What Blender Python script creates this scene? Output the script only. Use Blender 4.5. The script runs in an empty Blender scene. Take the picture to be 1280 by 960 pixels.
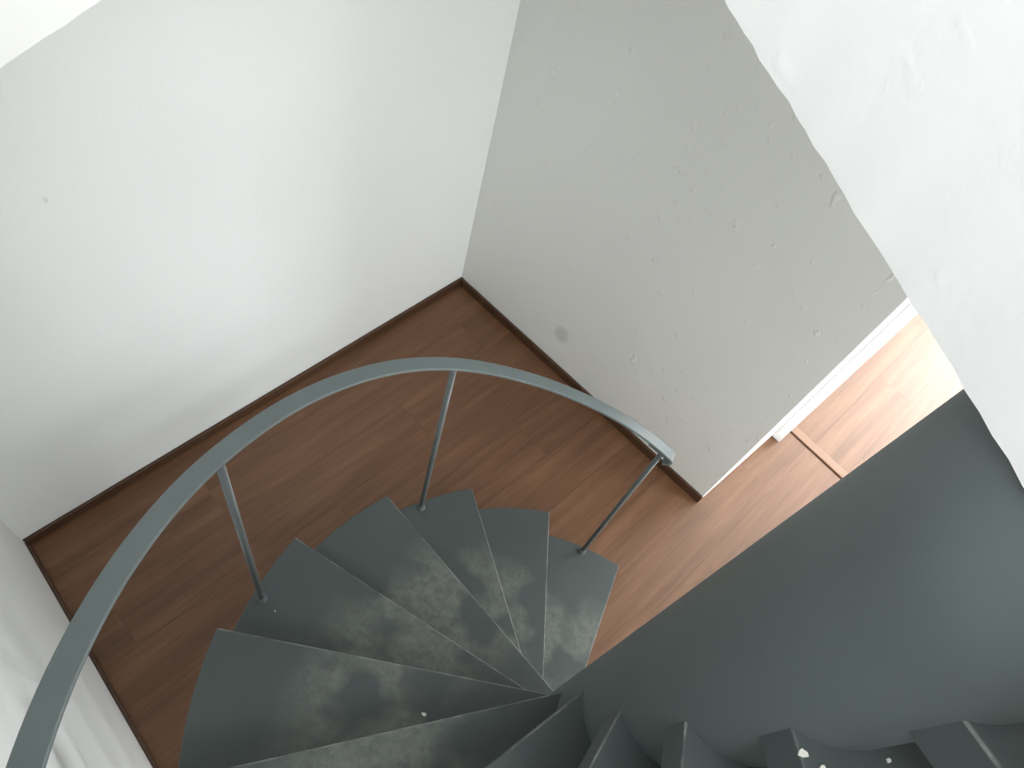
import bpy, bmesh, math, random
from mathutils import Vector, Matrix
random.seed(7)
S = 0.857            # survey units -> metres
R_ = math.radians
scene = bpy.context.scene
COL = scene.collection

# ------------------------------------------------------------------ camera
cam_d = bpy.data.cameras.new('camera')
cam = bpy.data.objects.new('camera', cam_d)
COL.objects.link(cam)
cam_d.sensor_fit = 'HORIZONTAL'
cam_d.sensor_width = 36.0
cam_d.lens = 973.18 / 1280 * 36.0
cam_d.clip_start = 0.01
right = Vector((0.71564974, -0.67312277, 0.18641671))
down = Vector((-0.51875826, -0.69096023, -0.50345192))
fwd = Vector((0.46769149, 0.26359002, -0.8436735))
m3 = Matrix((right, -down, -fwd)).transposed()
CAMZ = 3.5 * S
cam.matrix_world = Matrix.Translation((0, 0, CAMZ)) @ m3.to_4x4()
scene.camera = cam

# ------------------------------------------------------------------ world + light
world = bpy.data.worlds.new('overcast_sky')
scene.world = world
world.use_nodes = True
bg = world.node_tree.nodes['Background']
bg.inputs[0].default_value = (0.86, 0.94, 1.0, 1)
bg.inputs[1].default_value = 0.2

def area(name, loc, target, sx, sy, power, color):
    l = bpy.data.lights.new(name, 'AREA')
    l.shape = 'RECTANGLE'
    l.size = sx * S
    l.size_y = sy * S
    l.energy = power
    l.color = color
    o = bpy.data.objects.new(name, l)
    COL.objects.link(o)
    o.location = Vector(loc) * S
    d = (Vector(target) - Vector(loc)).normalized()
    o.rotation_euler = d.to_track_quat('-Z', 'Y').to_euler()
    return o
# daylight lamps added outside unseen, guessed windows to supply the light
area('added_daylight_upper', (-0.86, -0.90, 4.75), (0.6, -0.1, 3.7), 2.6, 1.4, 80, (0.95, 0.98, 1.0))
area('added_daylight_next_room_side', (3.85, -2.87, 1.20), (3.0, 0.0, -0.4), 1.1, 1.5, 72, (0.90, 0.97, 1.0))
area('added_daylight_next_room_end', (6.17, -1.1, 1.35), (3.0, -0.6, 0.6), 1.7, 2.2, 118, (0.95, 0.98, 1.0))
area('added_daylight_stair_room', (1.75, -2.87, 1.30), (0.9, 1.7, -1.4), 1.5, 1.5, 43, (0.95, 0.98, 1.0))

scene.view_settings.view_transform = 'Standard'
scene.view_settings.look = 'None'
scene.view_settings.gamma = 1.0
scene.view_settings.use_curve_mapping = False
scene.view_settings.exposure = 0.75

# ------------------------------------------------------------------ materials
def new_mat(name):
    m = bpy.data.materials.new(name)
    m.use_nodes = True
    nt = m.node_tree
    return m, nt, nt.nodes['Principled BSDF']

def N(nt, t, **kw):
    n = nt.nodes.new(t)
    for k, v in kw.items():
        setattr(n, k, v)
    return n

def noise(nt, vec, scale, detail=3.0, rough=0.5):
    n = N(nt, 'ShaderNodeTexNoise')
    n.inputs['Scale'].default_value = scale
    n.inputs['Detail'].default_value = detail
    n.inputs['Roughness'].default_value = rough
    if vec is not None:
        nt.links.new(vec, n.inputs['Vector'])
    return n.outputs['Fac']

def ramp(nt, fac, stops):
    r = N(nt, 'ShaderNodeValToRGB')
    cr = r.color_ramp
    while len(cr.elements) > len(stops):
        cr.elements.remove(cr.elements[-1])
    while len(cr.elements) < len(stops):
        cr.elements.new(0.5)
    for e, (p, c) in zip(cr.elements, stops):
        e.position = p
        e.color = (c, c, c, 1) if isinstance(c, (int, float)) else (*c, 1)
    nt.links.new(fac, r.inputs[0])
    return r.outputs[0]

def math_n(nt, op, a, b=None, clamp=False):
    n = N(nt, 'ShaderNodeMath', operation=op, use_clamp=clamp)
    for i, v in enumerate((a, b)):
        if v is None:
            continue
        if isinstance(v, (int, float)):
            n.inputs[i].default_value = v
        else:
            nt.links.new(v, n.inputs[i])
    return n.outputs[0]

def mix(nt, fac, a, b):
    n = N(nt, 'ShaderNodeMix', data_type='RGBA')
    for idx, v in ((0, fac), (6, a), (7, b)):
        if isinstance(v, (int, float)):
            n.inputs[idx].default_value = v
        elif isinstance(v, tuple):
            n.inputs[idx].default_value = (*v, 1)
        else:
            nt.links.new(v, n.inputs[idx])
    return n.outputs[2]

def bump(nt, bsdf, height, strength, dist):
    b = N(nt, 'ShaderNodeBump')
    b.inputs['Strength'].default_value = strength
    b.inputs['Distance'].default_value = dist
    nt.links.new(height, b.inputs['Height'])
    nt.links.new(b.outputs[0], bsdf.inputs['Normal'])

def spot(nt, pos, centre, radius, squash=(1, 1, 1), warp=0.6):
    """soft irregular blotch at a place of the wall (a stain with its own shape)"""
    sub = N(nt, 'ShaderNodeVectorMath', operation='SUBTRACT')
    nt.links.new(pos, sub.inputs[0])
    sub.inputs[1].default_value = [v * S for v in centre]
    mul = N(nt, 'ShaderNodeVectorMath', operation='MULTIPLY')
    nt.links.new(sub.outputs[0], mul.inputs[0])
    mul.inputs[1].default_value = squash
    ln = N(nt, 'ShaderNodeVectorMath', operation='LENGTH')
    nt.links.new(mul.outputs[0], ln.inputs[0])
    nz = noise(nt, pos, 40)
    d = math_n(nt, 'ADD', math_n(nt, 'DIVIDE', ln.outputs['Value'], radius * S), math_n(nt, 'MULTIPLY', math_n(nt, 'SUBTRACT', nz, 0.5), warp))
    return ramp(nt, d, [(0.55, 1.0), (1.0, 0.0)])

def plaster(name, col, lumps=0.25, stains=()):
    m, nt, b = new_mat(name)
    pos = N(nt, 'ShaderNodeNewGeometry').outputs['Position']
    n1 = noise(nt, pos, 2.2, 4)
    c = mix(nt, n1, tuple(v * 0.975 for v in col), tuple(min(v * 1.02, 0.95) for v in col))
    for centre, rad, sq, tint in stains:
        c = mix(nt, math_n(nt, 'MULTIPLY', spot(nt, pos, centre, rad, sq), 0.42), c, tint)
    nt.links.new(c, b.inputs['Base Color'])
    b.inputs['Roughness'].default_value = 0.62
    b.inputs['Specular IOR Level'].default_value = 0.25
    fine = noise(nt, pos, 75, 3)
    lump = ramp(nt, noise(nt, pos, 24, 2, 0.4), [(0.66, 0.0), (0.76, 1.0)])
    h = math_n(nt, 'ADD', math_n(nt, 'MULTIPLY', fine, 0.25), math_n(nt, 'MULTIPLY', lump, lumps))
    wav = noise(nt, pos, 5, 2)
    h = math_n(nt, 'ADD', h, math_n(nt, 'MULTIPLY', wav, 0.5))
    bump(nt, b, h, 0.35, 0.004)
    return m

M_WALL = plaster('white_wall_paint', (0.80, 0.815, 0.80), 0.15, [((0.345, 1.774, 1.713), 0.011, (1.6, 0.2, 0.7), (0.55, 0.57, 0.55))])
M_WALLB = plaster('warm_grey_wall_paint', (0.835, 0.845, 0.81), 1.4, [((2.191, 1.062, 0.293), 0.05, (0.3, 1, 0.7), (0.45, 0.46, 0.40))])
M_SLAB = plaster('bright_white_plaster', (0.875, 0.868, 0.855), 0.3)

def wood(name, dark=1.0):
    m, nt, b = new_mat(name)
    tc = N(nt, 'ShaderNodeTexCoord').outputs['Object']
    oi = N(nt, 'ShaderNodeObjectInfo')
    geo = N(nt, 'ShaderNodeNewGeometry').outputs['Position']
    off = N(nt, 'ShaderNodeCombineXYZ')
    nt.links.new(math_n(nt, 'MULTIPLY', oi.outputs['Random'], 37.0), off.inputs[0])
    nt.links.new(math_n(nt, 'MULTIPLY', oi.outputs['Random'], 91.0), off.inputs[1])
    add = N(nt, 'ShaderNodeVectorMath', operation='ADD')
    nt.links.new(geo, add.inputs[0])
    nt.links.new(off.outputs[0], add.inputs[1])
    mp = N(nt, 'ShaderNodeMapping')
    mp.inputs['Scale'].default_value = (0.9, 11.0, 4.0)
    nt.links.new(add.outputs[0], mp.inputs['Vector'])
    g1 = noise(nt, mp.outputs[0], 1.6, 6, 0.6)
    mp2 = N(nt, 'ShaderNodeMapping')
    mp2.inputs['Scale'].default_value = (2.5, 70.0, 4.0)
    nt.links.new(add.outputs[0], mp2.inputs['Vector'])
    g2 = noise(nt, mp2.outputs[0], 1.0, 3, 0.6)
    f = math_n(nt, 'ADD', math_n(nt, 'MULTIPLY', g1, 0.75), math_n(nt, 'MULTIPLY', g2, 0.25))
    a0 = tuple(v * dark for v in (0.093, 0.040, 0.0175))
    a1 = tuple(v * dark for v in (0.150, 0.068, 0.031))
    a2 = tuple(v * dark for v in (0.210, 0.104, 0.053))
    c = ramp(nt, f, [(0.30, a0), (0.5, a1), (0.70, a2)])
    hsv = N(nt, 'ShaderNodeHueSaturation')
    nt.links.new(c, hsv.inputs['Color'])
    nt.links.new(math_n(nt, 'ADD', math_n(nt, 'MULTIPLY', oi.outputs['Random'], 0.10), 0.95), hsv.inputs['Value'])
    nt.links.new(hsv.outputs[0], b.inputs['Base Color'])
    b.inputs['Roughness'].default_value = 0.46
    b.inputs['Specular IOR Level'].default_value = 0.55
    bump(nt, b, f, 0.08, 0.002)
    return m
M_WOOD = wood('brown_laminate_floor')
M_BASE = wood('dark_brown_baseboard', 0.45)

def dark_paint(name, wear, tone=1.0):
    m, nt, b = new_mat(name)
    tc = N(nt, 'ShaderNodeTexCoord').outputs['Object']
    oi = N(nt, 'ShaderNodeObjectInfo')
    off = N(nt, 'ShaderNodeCombineXYZ')
    for i, k in enumerate((53.0, 17.0, 29.0)):
        nt.links.new(math_n(nt, 'MULTIPLY', oi.outputs['Random'], k), off.inputs[i])
    add = N(nt, 'ShaderNodeVectorMath', operation='ADD')
    nt.links.new(tc, add.inputs[0])
    nt.links.new(off.outputs[0], add.inputs[1])
    v = add.outputs[0]
    base = mix(nt, noise(nt, v, 6, 4), tuple(q * tone for q in (0.060, 0.073, 0.071)), tuple(q * tone for q in (0.078, 0.094, 0.093)))
    if wear:
        sep = N(nt, 'ShaderNodeSeparateXYZ')
        nt.links.new(tc, sep.inputs[0])
        x, y = sep.outputs[0], sep.outputs[1]
        topm = math_n(nt, 'GREATER_THAN', sep.outputs[2], -0.003)
        # walked-on zone: middle of the tread length
        band = math_n(nt, 'MULTIPLY', ramp(nt, math_n(nt, 'DIVIDE', x, 1.0 * S), [(0.26, 0.0), (0.40, 1.0), (0.66, 1.0), (0.80, 0.0)]), 1.0)
        big = noise(nt, v, 7.5, 2, 0.45)
        blotch = ramp(nt, big, [(0.42, 0.0), (0.56, 1.0)])
        dusty = noise(nt, v, 45, 6, 0.75)
        blotch2 = math_n(nt, 'MULTIPLY', blotch, ramp(nt, dusty, [(0.30, 0.15), (0.62, 1.0)]))
        scuff = math_n(nt, 'MULTIPLY', math_n(nt, 'MULTIPLY', math_n(nt, 'MULTIPLY', band, blotch2), topm), 0.75)
        c = mix(nt, scuff, base, (0.195, 0.21, 0.178))
        # rubbed nosing edge
        ed = ramp(nt, math_n(nt, 'DIVIDE', y, 0.02), [(0.05, 1.0), (0.20, 0.0)])
        en = ramp(nt, noise(nt, v, 22, 5, 0.7), [(0.42, 0.0), (0.62, 1.0)])
        c = mix(nt, math_n(nt, 'MULTIPLY', math_n(nt, 'MULTIPLY', math_n(nt, 'MULTIPLY', ed, en), topm), 0.5), c, (0.34, 0.35, 0.32))
        nt.links.new(c, b.inputs['Base Color'])
        nt.links.new(math_n(nt, 'ADD', math_n(nt, 'MULTIPLY', dusty, 0.25), 0.40), b.inputs['Roughness'])
        bump(nt, b, dusty, 0.10, 0.002)
    else:
        nt.links.new(base, b.inputs['Base Color'])
        b.inputs['Roughness'].default_value = 0.5
        bump(nt, b, noise(nt, v, 60, 3), 0.08, 0.002)
    b.inputs['Specular IOR Level'].default_value = 0.4
    return m
M_TREAD = dark_paint('worn_dark_grey_tread_paint', True)
M_COLUMN = dark_paint('dark_grey_column_paint', False, 1.45)

def plain(name, col, rough=0.5, metal=0.0):
    m, nt, b = new_mat(name)
    pos = N(nt, 'ShaderNodeTexCoord').outputs['Object']
    c = mix(nt, noise(nt, pos, 18, 3), tuple(v * 0.9 for v in col), tuple(min(1, v * 1.1) for v in col))
    nt.links.new(c, b.inputs['Base Color'])
    b.inputs['Roughness'].default_value = rough
    b.inputs['Metallic'].default_value = metal
    return m
M_RAIL = plain('grey_green_rail_paint', (0.140, 0.172, 0.171), 0.36)
M_POST = plain('dark_steel_post_paint', (0.115, 0.13, 0.128), 0.35)
M_CASING = plain('white_gloss_casing', (0.84, 0.85, 0.87), 0.35)
M_CHIP = plain('off_white_paint_chip', (0.80, 0.78, 0.70), 0.6)
M_STRIP = plain('brown_wood_threshold', (0.20, 0.105, 0.062), 0.45)
mg, ntg, bgm = new_mat('window_glass')
for n in list(ntg.nodes):
    if n.type == 'BSDF_PRINCIPLED':
        ntg.nodes.remove(n)
tr = N(ntg, 'ShaderNodeBsdfTransparent')
gl = N(ntg, 'ShaderNodeBsdfGlossy')
gl.inputs['Roughness'].default_value = 0.02
mx = N(ntg, 'ShaderNodeMixShader')
mx.inputs[0].default_value = 0.06
ntg.links.new(tr.outputs[0], mx.inputs[1])
ntg.links.new(gl.outputs[0], mx.inputs[2])
ntg.links.new(mx.outputs[0], ntg.nodes['Material Output'].inputs[0])
M_GLASS = mg

# ------------------------------------------------------------------ helpers
def link(name, me, mat, parent=None, loc=None, rotz=0.0):
    o = bpy.data.objects.new(name, me)
    COL.objects.link(o)
    if mat is not None and not me.materials:
        me.materials.append(mat)
    if loc is not None:
        o.location = loc
    o.rotation_euler.z = rotz
    if parent is not None:
        o.parent = parent
    return o

def bm_obj(name, bm, mat, parent=None, loc=None, rotz=0.0, smooth=False):
    bmesh.ops.recalc_face_normals(bm, faces=bm.faces)
    me = bpy.data.meshes.new(name)
    bm.to_mesh(me)
    bm.free()
    if smooth:
        for p in me.polygons:
            p.use_smooth = True
    return link(name, me, mat, parent, loc, rotz)

def add_prism(bm, pts, z0, z1):
    """pts: plan outline in survey units, extruded from z0 to z1"""
    lo = [bm.verts.new((x * S, y * S, z0 * S)) for x, y in pts]
    hi = [bm.verts.new((x * S, y * S, z1 * S)) for x, y in pts]
    n = len(pts)
    bm.faces.new(lo[::-1])
    bm.faces.new(hi)
    for i in range(n):
        bm.faces.new((lo[i], lo[(i + 1) % n], hi[(i + 1) % n], hi[i]))

def add_box(bm, x0, x1, y0, y1, z0, z1):
    add_prism(bm, [(x0, y0), (x1, y0), (x1, y1), (x0, y1)], z0, z1)

def add_tube(bm, pts, rad, seg=12):
    """round bar along a list of points (metres)"""
    rings = []
    for i, p in enumerate(pts):
        a = pts[max(i - 1, 0)]
        b = pts[min(i + 1, len(pts) - 1)]
        t = (b - a).normalized()
        u = t.cross(Vector((0, 0, 1)))
        if u.length < 1e-3:
            u = Vector((1, 0, 0))
        u.normalize()
        w = t.cross(u)
        r = rad[i] if isinstance(rad, (list, tuple)) else rad
        rings.append([bm.verts.new(p + (u * math.cos(k * 2 * math.pi / seg) + w * math.sin(k * 2 * math.pi / seg)) * r) for k in range(seg)])
    for a, b in zip(rings, rings[1:]):
        for k in range(seg):
            bm.faces.new((a[k], a[(k + 1) % seg], b[(k + 1) % seg], b[k]))
    bm.faces.new(rings[0][::-1])
    bm.faces.new(rings[-1])

def structure(o, label=None):
    o['kind'] = 'structure'
    if label:
        o['label'] = label
    return o

def tag(o, label, cat, group=None):
    o['label'] = label
    o['category'] = cat
    if group:
        o['group'] = group
    return o

def bevel(o, w, seg=2):
    md = o.modifiers.new('bevel', 'BEVEL')
    md.width = w
    md.segments = seg
    md.limit_method = 'ANGLE'
    md.angle_limit = R_(35)

# ------------------------------------------------------------------ the setting
# plan corners of the lower room (survey units)
PA0 = (-0.282, 1.779)      # left / back corner
PA1 = (2.156, 1.760)       # back / right corner
PB1 = (2.245, -0.007)      # free end of the right wall
PD1 = (2.93, -0.030)       # where the return wall meets the door casing
CX, CY = 0.600, -0.2324    # axis of the stair
YF = -2.70                 # front wall plane
XE = 6.00                  # end of the next room
TOP = 6.0
def xc(y):                 # left wall plane
    return PA0[0] + 0.0616 * (y - PA0[1])

# floor: screed with one mesh per plank
bm = bmesh.new()
add_box(bm, -0.62, XE + 0.1, YF - 0.1, 1.90, -0.06, -0.014)
M_SCREED = plain('dark_underlay', (0.05, 0.028, 0.016), 0.9)
floor = structure(bm_obj('floor', bm, M_SCREED), 'brown laminate plank floor')
PW, PL, GAP = 0.225, 1.55, 0.0003
def plank(x0, x1, y0, y1):
    w, h = (x1 - x0) * S, (y1 - y0) * S
    bmp = bmesh.new()
    add_box(bmp, x0 + GAP, x1 - GAP, y0 + GAP, y1 - GAP, -0.0135, 0.0)
    o = bm_obj('plank', bmp, M_WOOD, floor)
    return o
y = 1.80
row = 0
while y > YF:
    y0 = max(y - PW, YF - 0.02)
    for (xa, xb) in ((-0.56, 2.990), (3.052, XE)):
        x_end = xb
        if y0 > -0.02 and xa < 1:
            x_end = 2.30
        if y0 > -0.02 and xa > 1:
            continue
        st = xa - PL * ((row * 0.37 + (0.2 if xa > 1 else 0)) % 1.0)
        while st < x_end:
            a, b = max(st, xa), min(st + PL, x_end)
            if b - a > 0.04:
                plank(a, b, y0, y)
            st += PL
    y -= PW
    row += 1

# back wall (A)
bm = bmesh.new()
add_prism(bm, [(-0.62, PA0[1] + 0.003), PA0, PA1, (2.30, PA1[1]), (2.30, 1.92), (-0.62, 1.92)], -0.06, TOP)
structure(bm_obj('wall_back', bm, M_WALL))
# right wall (B) with its return towards the doorway (D): a solid block, full lower storey
bm = bmesh.new()
add_prism(bm, [PA1, PB1, PD1, (XE, -0.034), (XE, 1.92), (PA1[0], 1.92)], -0.06, 3.15)
o = structure(bm_obj('wall_right', bm, M_WALLB))
bevel(o, 0.004)
# left wall (C), runs through both storeys, with the opening of the added upper window
WY0, WY1, WZ0, WZ1 = -2.20, 0.40, 4.05, 5.45
bm = bmesh.new()
def cseg(ya, yb, z0, z1):
    add_prism(bm, [(xc(ya), ya), (xc(yb), yb), (xc(yb) - 0.16, yb), (xc(ya) - 0.16, ya)], z0, z1)
cseg(WY1, 1.90, -0.06, TOP)
cseg(YF - 0.1, WY0, -0.06, TOP)
cseg(WY0, WY1, -0.06, WZ0)
cseg(WY0, WY1, WZ1, TOP)
structure(bm_obj('wall_left', bm, M_WALL))
# front wall with openings for the unseen next room and stair room windows
VX0, VX1, VZ0, VZ1 = 3.30, 4.40, 0.40, 2.00
UX0, UX1, UZ0, UZ1 = 1.00, 2.50, 0.55, 2.10       # unseen stair room window, added for its light
bm = bmesh.new()
add_box(bm, -0.62, UX0, YF - 0.14, YF, -0.06, TOP)
add_box(bm, UX1, VX0, YF - 0.14, YF, -0.06, TOP)
add_box(bm, VX1, XE + 0.14, YF - 0.14, YF, -0.06, TOP)
for wx0, wx1, wz0, wz1 in ((UX0, UX1, UZ0, UZ1), (VX0, VX1, VZ0, VZ1)):
    add_box(bm, wx0, wx1, YF - 0.14, YF, -0.06, wz0)
    add_box(bm, wx0, wx1, YF - 0.14, YF, wz1, TOP)
structure(bm_obj('wall_front', bm, M_WALL))
EY0, EY1, EZ0, EZ1 = -2.0, -0.2, 0.12, 2.45        # unseen end window of the next room, added for its light
bm = bmesh.new()
add_box(bm, XE, XE + 0.14, YF, EY0, -0.06, TOP)
add_box(bm, XE, XE + 0.14, EY1, 1.92, -0.06, TOP)
add_box(bm, XE, XE + 0.14, EY0, EY1, -0.06, EZ0)
add_box(bm, XE, XE + 0.14, EY0, EY1, EZ1, TOP)
structure(bm_obj('wall_far', bm, M_WALL))
# partition with the wide doorway
bm = bmesh.new()
add_box(bm, 2.97, 3.07, YF, -1.75, -0.0, 3.15)
add_box(bm, 2.97, 3.07, -1.75, -0.052, 2.50, 3.15)
structure(bm_obj('wall_doorway', bm, M_WALL))

# slab between the storeys: open stairwell, straight edge tangent to the column, round edge elsewhere
SL1, RH = 3.36, 1.045
def slab_edge(amp):
    """plan outline of the stairwell with the height of its lower arris"""
    rnd = random.Random(3)
    ph = [rnd.uniform(0, 6.28) for _ in range(6)]
    def wob(t):
        return amp * (0.0008 * math.sin(9 * t + ph[0]) + 0.0010 * math.sin(23 * t + ph[1]) + 0.0009 * math.sin(51 * t + ph[2]) + rnd.uniform(-0.0006, 0.0006))
    pts = []
    d = R_(62.5)
    bx, by = 0.4852, -0.142                      # a point of the straight edge beside the column
    t0, t1 = -0.56, 1.02
    n = 80
    for i in range(n):
        t = t0 + (t1 - t0) * i / n
        w = wob(t * 3)
        pts.append((bx + t * math.cos(d) - w * math.sin(d), by + t * math.sin(d) + w * math.cos(d), 3.065))
    a0, a1 = R_(71.0), R_(278)
    n = 150
    for i in range(n + 1):
        a = a0 + (a1 - a0) * i / n
        r = RH + wob(a * 2)
        k = min(1.0, (a - a0) / R_(24))
        pts.append((CX + r * math.cos(a), CY + r * math.sin(a), 3.065 - 0.115 * (3 * k * k - 2 * k ** 3)))
    # keep the opening clear of the left wall
    return [(max(x, xc(yy) - 0.03), yy, z) for x, yy, z in pts]
# the lower arris is trowelled unevenly, the faces above it are true
hole_low, hole = slab_edge(1.0), slab_edge(0.0)
outer = [(-0.60, YF), (XE, YF), (XE, 1.85), (-0.60, 1.85)]
bm = bmesh.new()
def ring(loops):
    es = []
    for loop in loops:
        vs = [bm.verts.new((x * S, yy * S, z * S)) for x, yy, z in loop]
        for i in range(len(vs)):
            es.append(bm.edges.new((vs[i], vs[(i + 1) % len(vs)])))
    return es
LEV = ((0.0, 1.0), (0.02, 0.8), (0.06, 0.35), (0.13, 0.0))
rings_ = [ring(([(x, yy, 2.95 + dz) for x, yy in outer], [(p[0] * w + q[0] * (1 - w), p[1] * w + q[1] * (1 - w), p[2] + dz) for p, q in zip(hole_low, hole)])) for dz, w in LEV]
e1 = ring(([(x, yy, SL1) for x, yy in outer], [(x, yy, SL1) for x, yy, z in hole]))
rings_.append(e1)
e0 = rings_[0]
for ea, eb in zip(rings_, rings_[1:]):
    for a, b in zip(ea, eb):
        f = bm.faces.new((a.verts[0], a.verts[1], b.verts[1], b.verts[0]))
        f.smooth = True
for a in e0 + e1:
    a.smooth = False
bmesh.ops.triangle_fill(bm, use_beauty=True, edges=e0)
bmesh.ops.triangle_fill(bm, use_beauty=True, edges=e1)
ceil = structure(bm_obj('ceiling', bm, M_SLAB), 'white plastered slab edge of the stairwell opening')

# roof over the upper storey
bm = bmesh.new()
add_box(bm, -0.62, XE + 0.14, YF - 0.14, 1.92, TOP, TOP + 0.12)
structure(bm_obj('ceiling_upper', bm, M_WALL))

# windows, all out of view, guessed to let the added daylight in
def window(name, quad, normal, label):
    """quad: lower-left corner, width vector, height (survey units)"""
    p0, wv, h = quad
    p0 = Vector(p0)
    wv = Vector(wv)
    L = wv.length
    u = wv.normalized()
    nrm = Vector(normal)
    def bar(bm, s0, s1, z0, z1, d):
        vs = []
        for s, z, q in ((s0, z0, -d), (s1, z0, -d), (s1, z1, -d), (s0, z1, -d), (s0, z0, d), (s1, z0, d), (s1, z1, d), (s0, z1, d)):
            vs.append(bm.verts.new((p0 + u * s + Vector((0, 0, z)) + nrm * q) * S))
        for f in ((3, 2, 1, 0), (4, 5, 6, 7), (0, 1, 5, 4), (1, 2, 6, 5), (2, 3, 7, 6), (3, 0, 4, 7)):
            bm.faces.new([vs[i] for i in f])
    bmf = bmesh.new()
    t = 0.05
    for a in ((0, L, 0, t), (0, L, h - t, h), (0, t, t, h - t), (L - t, L, t, h - t), (L / 2 - t / 2, L / 2 + t / 2, t, h - t)):
        bar(bmf, *a, 0.025)
    f = structure(bm_obj(name, bmf, M_CASING), label)
    for s0, s1 in ((t, L / 2 - t / 2), (L / 2 + t / 2, L - t)):
        bmp = bmesh.new()
        bar(bmp, s0, s1, t, h - t, 0.003)
        bm_obj('pane', bmp, M_GLASS, f)
    return f
window('unseen_window_1', ((xc(WY0) - 0.09, WY0, WZ0), (xc(WY1) - xc(WY0), WY1 - WY0, 0), WZ1 - WZ0), (1, 0, 0), 'unseen white framed window added for the upper storey daylight')
window('unseen_window_2', ((VX0, YF - 0.07, VZ0), (VX1 - VX0, 0, 0), VZ1 - VZ0), (0, 1, 0), 'unseen white framed side window of the next room, guessed from the light')

window('unseen_window_3', ((UX0, YF - 0.07, UZ0), (UX1 - UX0, 0, 0), UZ1 - UZ0), (0, 1, 0), 'unseen white framed window added for the stair room daylight')
window('unseen_window_4', ((XE + 0.07, EY0, EZ0), (0, EY1 - EY0, 0), EZ1 - EZ0), (1, 0, 0), 'unseen tall white framed window added for daylight at the end of the next room')

# baseboards
BH, BT = 0.062, 0.014
bm = bmesh.new()
add_prism(bm, [(PA0[0], PA0[1]), (PA1[0], PA1[1]), (PA1[0] - BT, PA1[1] - BT), (PA0[0] + BT, PA0[1] - BT)][::-1], 0.0, BH)
o = structure(bm_obj('baseboard_back', bm, M_BASE)); bevel(o, 0.003)
bm = bmesh.new()
add_prism(bm, [PA1, (PB1[0], PB1[1] - 0.002), (PB1[0] - BT, PB1[1] - 0.002), (PA1[0] - BT, PA1[1] - BT)], 0.0, BH)
o = structure(bm_obj('baseboard_right', bm, M_BASE)); bevel(o, 0.003)
bm = bmesh.new()
add_prism(bm, [(xc(1.779), 1.779), (xc(YF), YF), (xc(YF) + BT, YF), (xc(1.779) + BT, 1.779 - BT)], 0.0, BH * 0.45)
o = structure(bm_obj('baseboard_left', bm, M_BASE)); bevel(o, 0.003)

# doorway: white casing at the end of the return wall and the threshold strip
bm = bmesh.new()
add_box(bm, 2.885, 2.968, -0.080, -0.029, 0.0, 2.50)
o = structure(bm_obj('trim_1', bm, M_CASING), 'white door casing at the end of the grey wall'); bevel(o, 0.003)
bm = bmesh.new()
add_prism(bm, [(3.000, -0.055), (3.004, -1.75), (3.0505, -1.75), (3.0505, -0.055)], -0.012, 0.006)
o = structure(bm_obj('trim_2', bm, M_STRIP), 'narrow wooden threshold strip across the doorway'); bevel(o, 0.003)

# ------------------------------------------------------------------ spiral staircase
RISE, RT, RC, TH = 0.2335, 0.9865, 0.1415, 0.088
stair = bpy.data.objects.new('spiral_staircase', None)
COL.objects.link(stair)
stair.location = (CX * S, CY * S, 0)
tag(stair, 'dark grey painted spiral staircase with worn wedge treads and thin handrail', 'staircase')

# column
bm = bmesh.new()
seg = 72
prof = [(RC, 0.0), (RC, 1.0), (RC, 2.0), (RC, 2.9), (RC, 3.0645), (RC - 0.02, 3.09)]
rings = []
for r, z in prof:
    rings.append([bm.verts.new((r * S * math.cos(k * 2 * math.pi / seg), r * S * math.sin(k * 2 * math.pi / seg), z * S)) for k in range(seg)])
for a, b in zip(rings, rings[1:]):
    for k in range(seg):
        bm.faces.new((a[k], a[(k + 1) % seg], b[(k + 1) % seg], b[k]))
bm.faces.new(rings[-1]); bm.faces.new(rings[0][::-1])
bm_obj('column', bm, M_COLUMN, stair, smooth=True)

# treads: (corner angle, corner radius, direction of the nosing line)
TR = {1: (15.6, 0.991, 25.0), 2: (38.6, 0.996, 43.3), 3: (59.8, 0.993, 64.2), 4: (80.9, 0.984, 89.6), 5: (102.2, 0.993, 106.6), 6: (122.9, 0.982, 128.0), 7: (144.4, 0.985, 150.1), 8: (166.4, 0.985, 172.8)}
for k in range(9, 13):
    th = 16.41 + (k - 1) * 21.36
    TR[k] = (th, 0.985, th + 5.6)
DTH = 21.36
for k in range(1, 13):
    th, rk, dr = TR[k]
    nxt = TR[k + 1][0] if k + 1 in TR else th + DTH
    end = nxt + 14.0
    corner = Vector((rk * math.cos(R_(th)), rk * math.sin(R_(th))))
    u = Vector((math.cos(R_(dr)), math.sin(R_(dr))))
    foot = corner - u * corner.dot(u)            # nearest point of the nosing line to the axis
    pts = [foot, corner]
    n = 8
    for i in range(1, n + 1):
        a = R_(th + (end - th) * i / n)
        r = rk + (RT - rk) * i / n
        pts.append(Vector((r * math.cos(a), r * math.sin(a))))
    a = R_(end)
    pts.append(Vector((0.06 * math.cos(a), 0.06 * math.sin(a))))
    # into the tread's own frame: x along the nosing, y across the tread
    v = Vector((-u.y, u.x))
    loc_pts = [((q - foot).dot(u), (q - foot).dot(v)) for q in pts]
    bm = bmesh.new()
    add_prism(bm, loc_pts, -TH, 0.0)
    o = bm_obj('tread', bm, M_TREAD, stair, (foot.x * S, foot.y * S, k * RISE * S), R_(dr))
    bevel(o, 0.0022)

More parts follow.
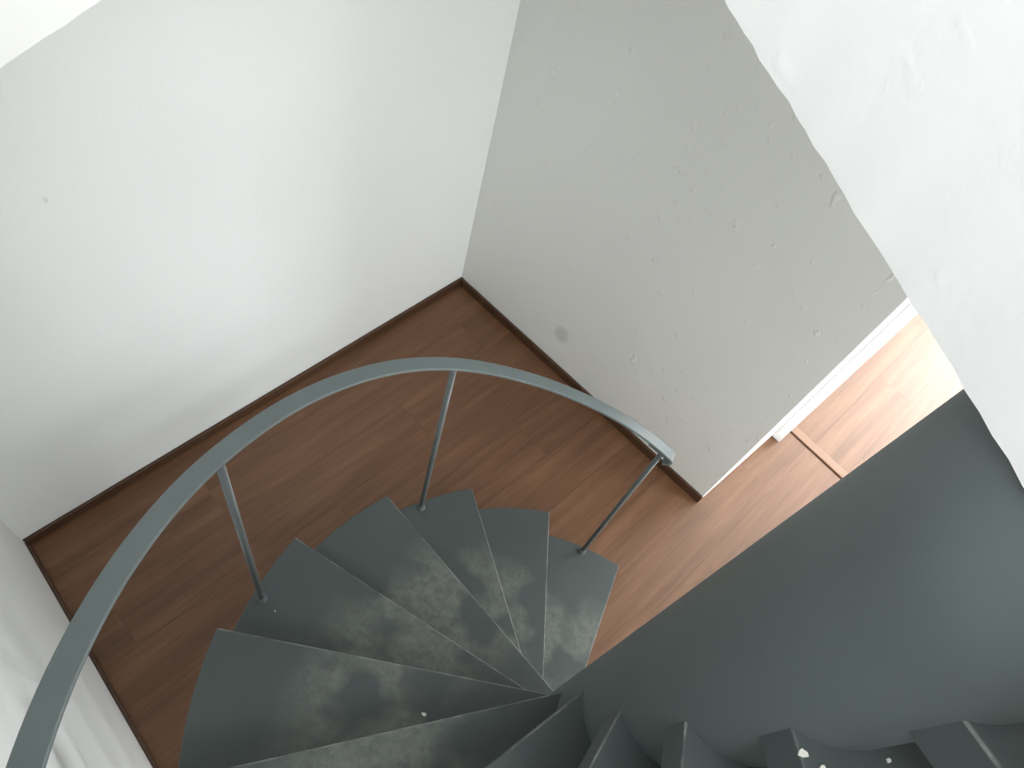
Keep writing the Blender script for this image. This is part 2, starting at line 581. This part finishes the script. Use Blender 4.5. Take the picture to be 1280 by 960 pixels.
# handrail: flat bar following the measured heights
RR, RWID, RTHK = 0.966, 0.040, 0.010
HZ = [(25.1, 1.284), (29.5, 1.320), (38.0, 1.396), (45.9, 1.464), (53.2, 1.534), (59.4, 1.600), (70.5, 1.718), (77.5, 1.798), (90.5, 1.918), (99.8, 1.994), (112.2, 2.101), (129.9, 2.271), (137.0, 2.345), (146.6, 2.445), (165.0, 2.64), (190.0, 2.90)]
def rail_z(a):
    # smooth least-squares-like average of the measured heights
    num = den = 0.0
    for aa, zz in HZ:
        w = math.exp(-((a - aa) / 9.0) ** 2)
        num += w * (zz + 0.0098 * (a - aa))
        den += w
    return num / den
rail = bmesh.new()
frames = []
def rail_frame(a, z, dr=0.0):
    er = Vector((math.cos(R_(a)), math.sin(R_(a)), 0))
    return er * RR, er, z
path = []
# curled lower end
e = 24.2
er = Vector((math.cos(R_(e)), math.sin(R_(e)), 0))
et = Vector((math.sin(R_(e)), -math.cos(R_(e)), 0))       # towards the bottom of the stair
pe = er * RR + Vector((0, 0, rail_z(e)))
slope = 0.45
tdir = (et + Vector((0, 0, -slope))).normalized()
updir = er.cross(tdir)
if updir.z < 0:
    updir = -updir
path.append(None)
curl = []
rc_ = 0.018
for i in range(1, 8):
    q = R_(i * 16)
    curl.append((pe + tdir * rc_ * math.sin(q) - updir * rc_ * (1 - math.cos(q)), er, (updir * math.cos(q) + tdir * math.sin(q)).normalized()))
last = curl[-1]
q = R_(7 * 16)
tend = (tdir * math.cos(q) - updir * math.sin(q)).normalized()
curl.append((last[0] + tend * 0.022, er, last[2]))
sections = []
for p, r, nrm in reversed(curl):
    sections.append((p, r, nrm))
a = e
while a <= 185.0:
    er_a = Vector((math.cos(R_(a)), math.sin(R_(a)), 0))
    p = er_a * RR + Vector((0, 0, rail_z(a)))
    dz = (rail_z(a + 1) - rail_z(a - 1)) / (2 * R_(1) * RR)
    t = (Vector((-er_a.y, er_a.x, 0)) + Vector((0, 0, dz))).normalized()
    nrm = er_a.cross(t)
    if nrm.z < 0:
        nrm = -nrm
    sections.append((p, er_a, nrm))
    a += 1.5
prev = None
first = None
for p, r, nrm in sections:
    vs = [rail.verts.new((p + r * sx * RWID / 2 + nrm * sz * RTHK / 2) * S) for sx, sz in ((-1, -1), (1, -1), (1, 1), (-1, 1))]
    if prev:
        for i in range(4):
            rail.faces.new((prev[i], prev[(i + 1) % 4], vs[(i + 1) % 4], vs[i]))
    else:
        rail.faces.new(vs)
    prev = vs
rail.faces.new(prev[::-1])
o = bm_obj('handrail', rail, M_RAIL, stair)
bevel(o, 0.0018)

# balusters
for k, ang, rb in ((1, 26.0, 0.966), (3, 72.3, 0.968), (5, 113.8, 0.962)):
    er = Vector((math.cos(R_(ang)), math.sin(R_(ang)), 0))
    et = Vector((-math.sin(R_(ang)), math.cos(R_(ang)), 0))
    zt = rail_z(ang) - RTHK * 0.5
    z0 = k * RISE
    gap = 0.016 if k == 1 else 0.002
    bm = bmesh.new()
    add_tube(bm, [Vector((0, 0, 0)), Vector((0, 0, (zt - gap - z0) * S))], 0.0092 * S, 14)
    b = bm_obj('baluster', bm, M_POST, stair, (er.x * rb * S, er.y * rb * S, z0 * S), 0, True)
    # welded foot collar
    bm = bmesh.new()
    add_tube(bm, [Vector((0, 0, 0.0)), Vector((0, 0, 0.010 * S)), Vector((0, 0, 0.022 * S))], [0.017 * S, 0.0155 * S, 0.0105 * S], 16)
    bm_obj('foot_collar', bm, M_POST, b)
    if k == 1:
        # saddle: thin strap below the rail held on two small blocks
        bm = bmesh.new()
        L = 0.062
        up = Vector((0, 0, 1))
        tz = (et + up * 0.50).normalized()
        nn = er.cross(tz)
        if nn.z < 0:
            nn = -nn
        base = Vector((0, 0, (zt - gap - z0) * S))
        def blk(s0, s1, w, n0, n1):
            vs = []
            for s, r, q in ((s0, -w, n0), (s1, -w, n0), (s1, w, n0), (s0, w, n0), (s0, -w, n1), (s1, -w, n1), (s1, w, n1), (s0, w, n1)):
                vs.append(bm.verts.new(base + (tz * s + er * r + nn * q) * S))
            for f in ((3, 2, 1, 0), (4, 5, 6, 7), (0, 1, 5, 4), (1, 2, 6, 5), (2, 3, 7, 6), (3, 0, 4, 7)):
                bm.faces.new([vs[i] for i in f])
        blk(-0.034, 0.062, 0.012, -0.003, 0.003)
        blk(-0.008, 0.008, 0.012, 0.003, 0.016)
        blk(0.054, 0.062, 0.012, 0.003, 0.016)
        bm_obj('saddle_strap', bm, M_POST, b)
    else:
        bm = bmesh.new()
        zz = (zt - 0.002 - z0) * S
        add_tube(bm, [Vector((0, 0, zz - 0.012 * S)), Vector((0, 0, zz))], [0.0095 * S, 0.014 * S], 14)
        bm_obj('weld_bead', bm, M_POST, b)

# ------------------------------------------------------------------ small things lying about
def chip(x, y, z, sx, sy, ang, label, seed, name='paint_chip', mat=M_CHIP):
    rnd = random.Random(seed)
    bm = bmesh.new()
    n = 6
    outl = []
    for i in range(n):
        a = i * 2 * math.pi / n + rnd.uniform(-0.25, 0.25)
        r = rnd.uniform(0.75, 1.05)
        outl.append((sx * r * math.cos(a), sy * r * math.sin(a)))
    add_prism(bm, outl, 0.0, 0.0028)
    o = bm_obj(name, bm, mat, None, (x * S, y * S, z * S), R_(ang))
    tag(o, label, 'paint chip')
    return o
chip(0.3244, 0.0904, 6 * RISE, 0.0045, 0.0085, 20, 'tiny white paint chip on a worn tread close to the next nosing', 1)
chip(0.4490, -0.2900, 11 * RISE, 0.0052, 0.0082, 35, 'largest off-white paint chip, on a high tread against the column', 2)
chip(0.4540, -0.3170, 11 * RISE, 0.005, 0.0055, 70, 'small white paint chip beside the largest chip on a high tread', 3)
chip(0.5255, -0.3695, 11 * RISE, 0.0035, 0.0035, 10, 'speck of white paint in the shadow under the next tread', 4)
chip(0.2197, 0.594, 5 * RISE, 0.0022, 0.0022, 0, 'white paint speck beside the foot of a thin baluster', 5)
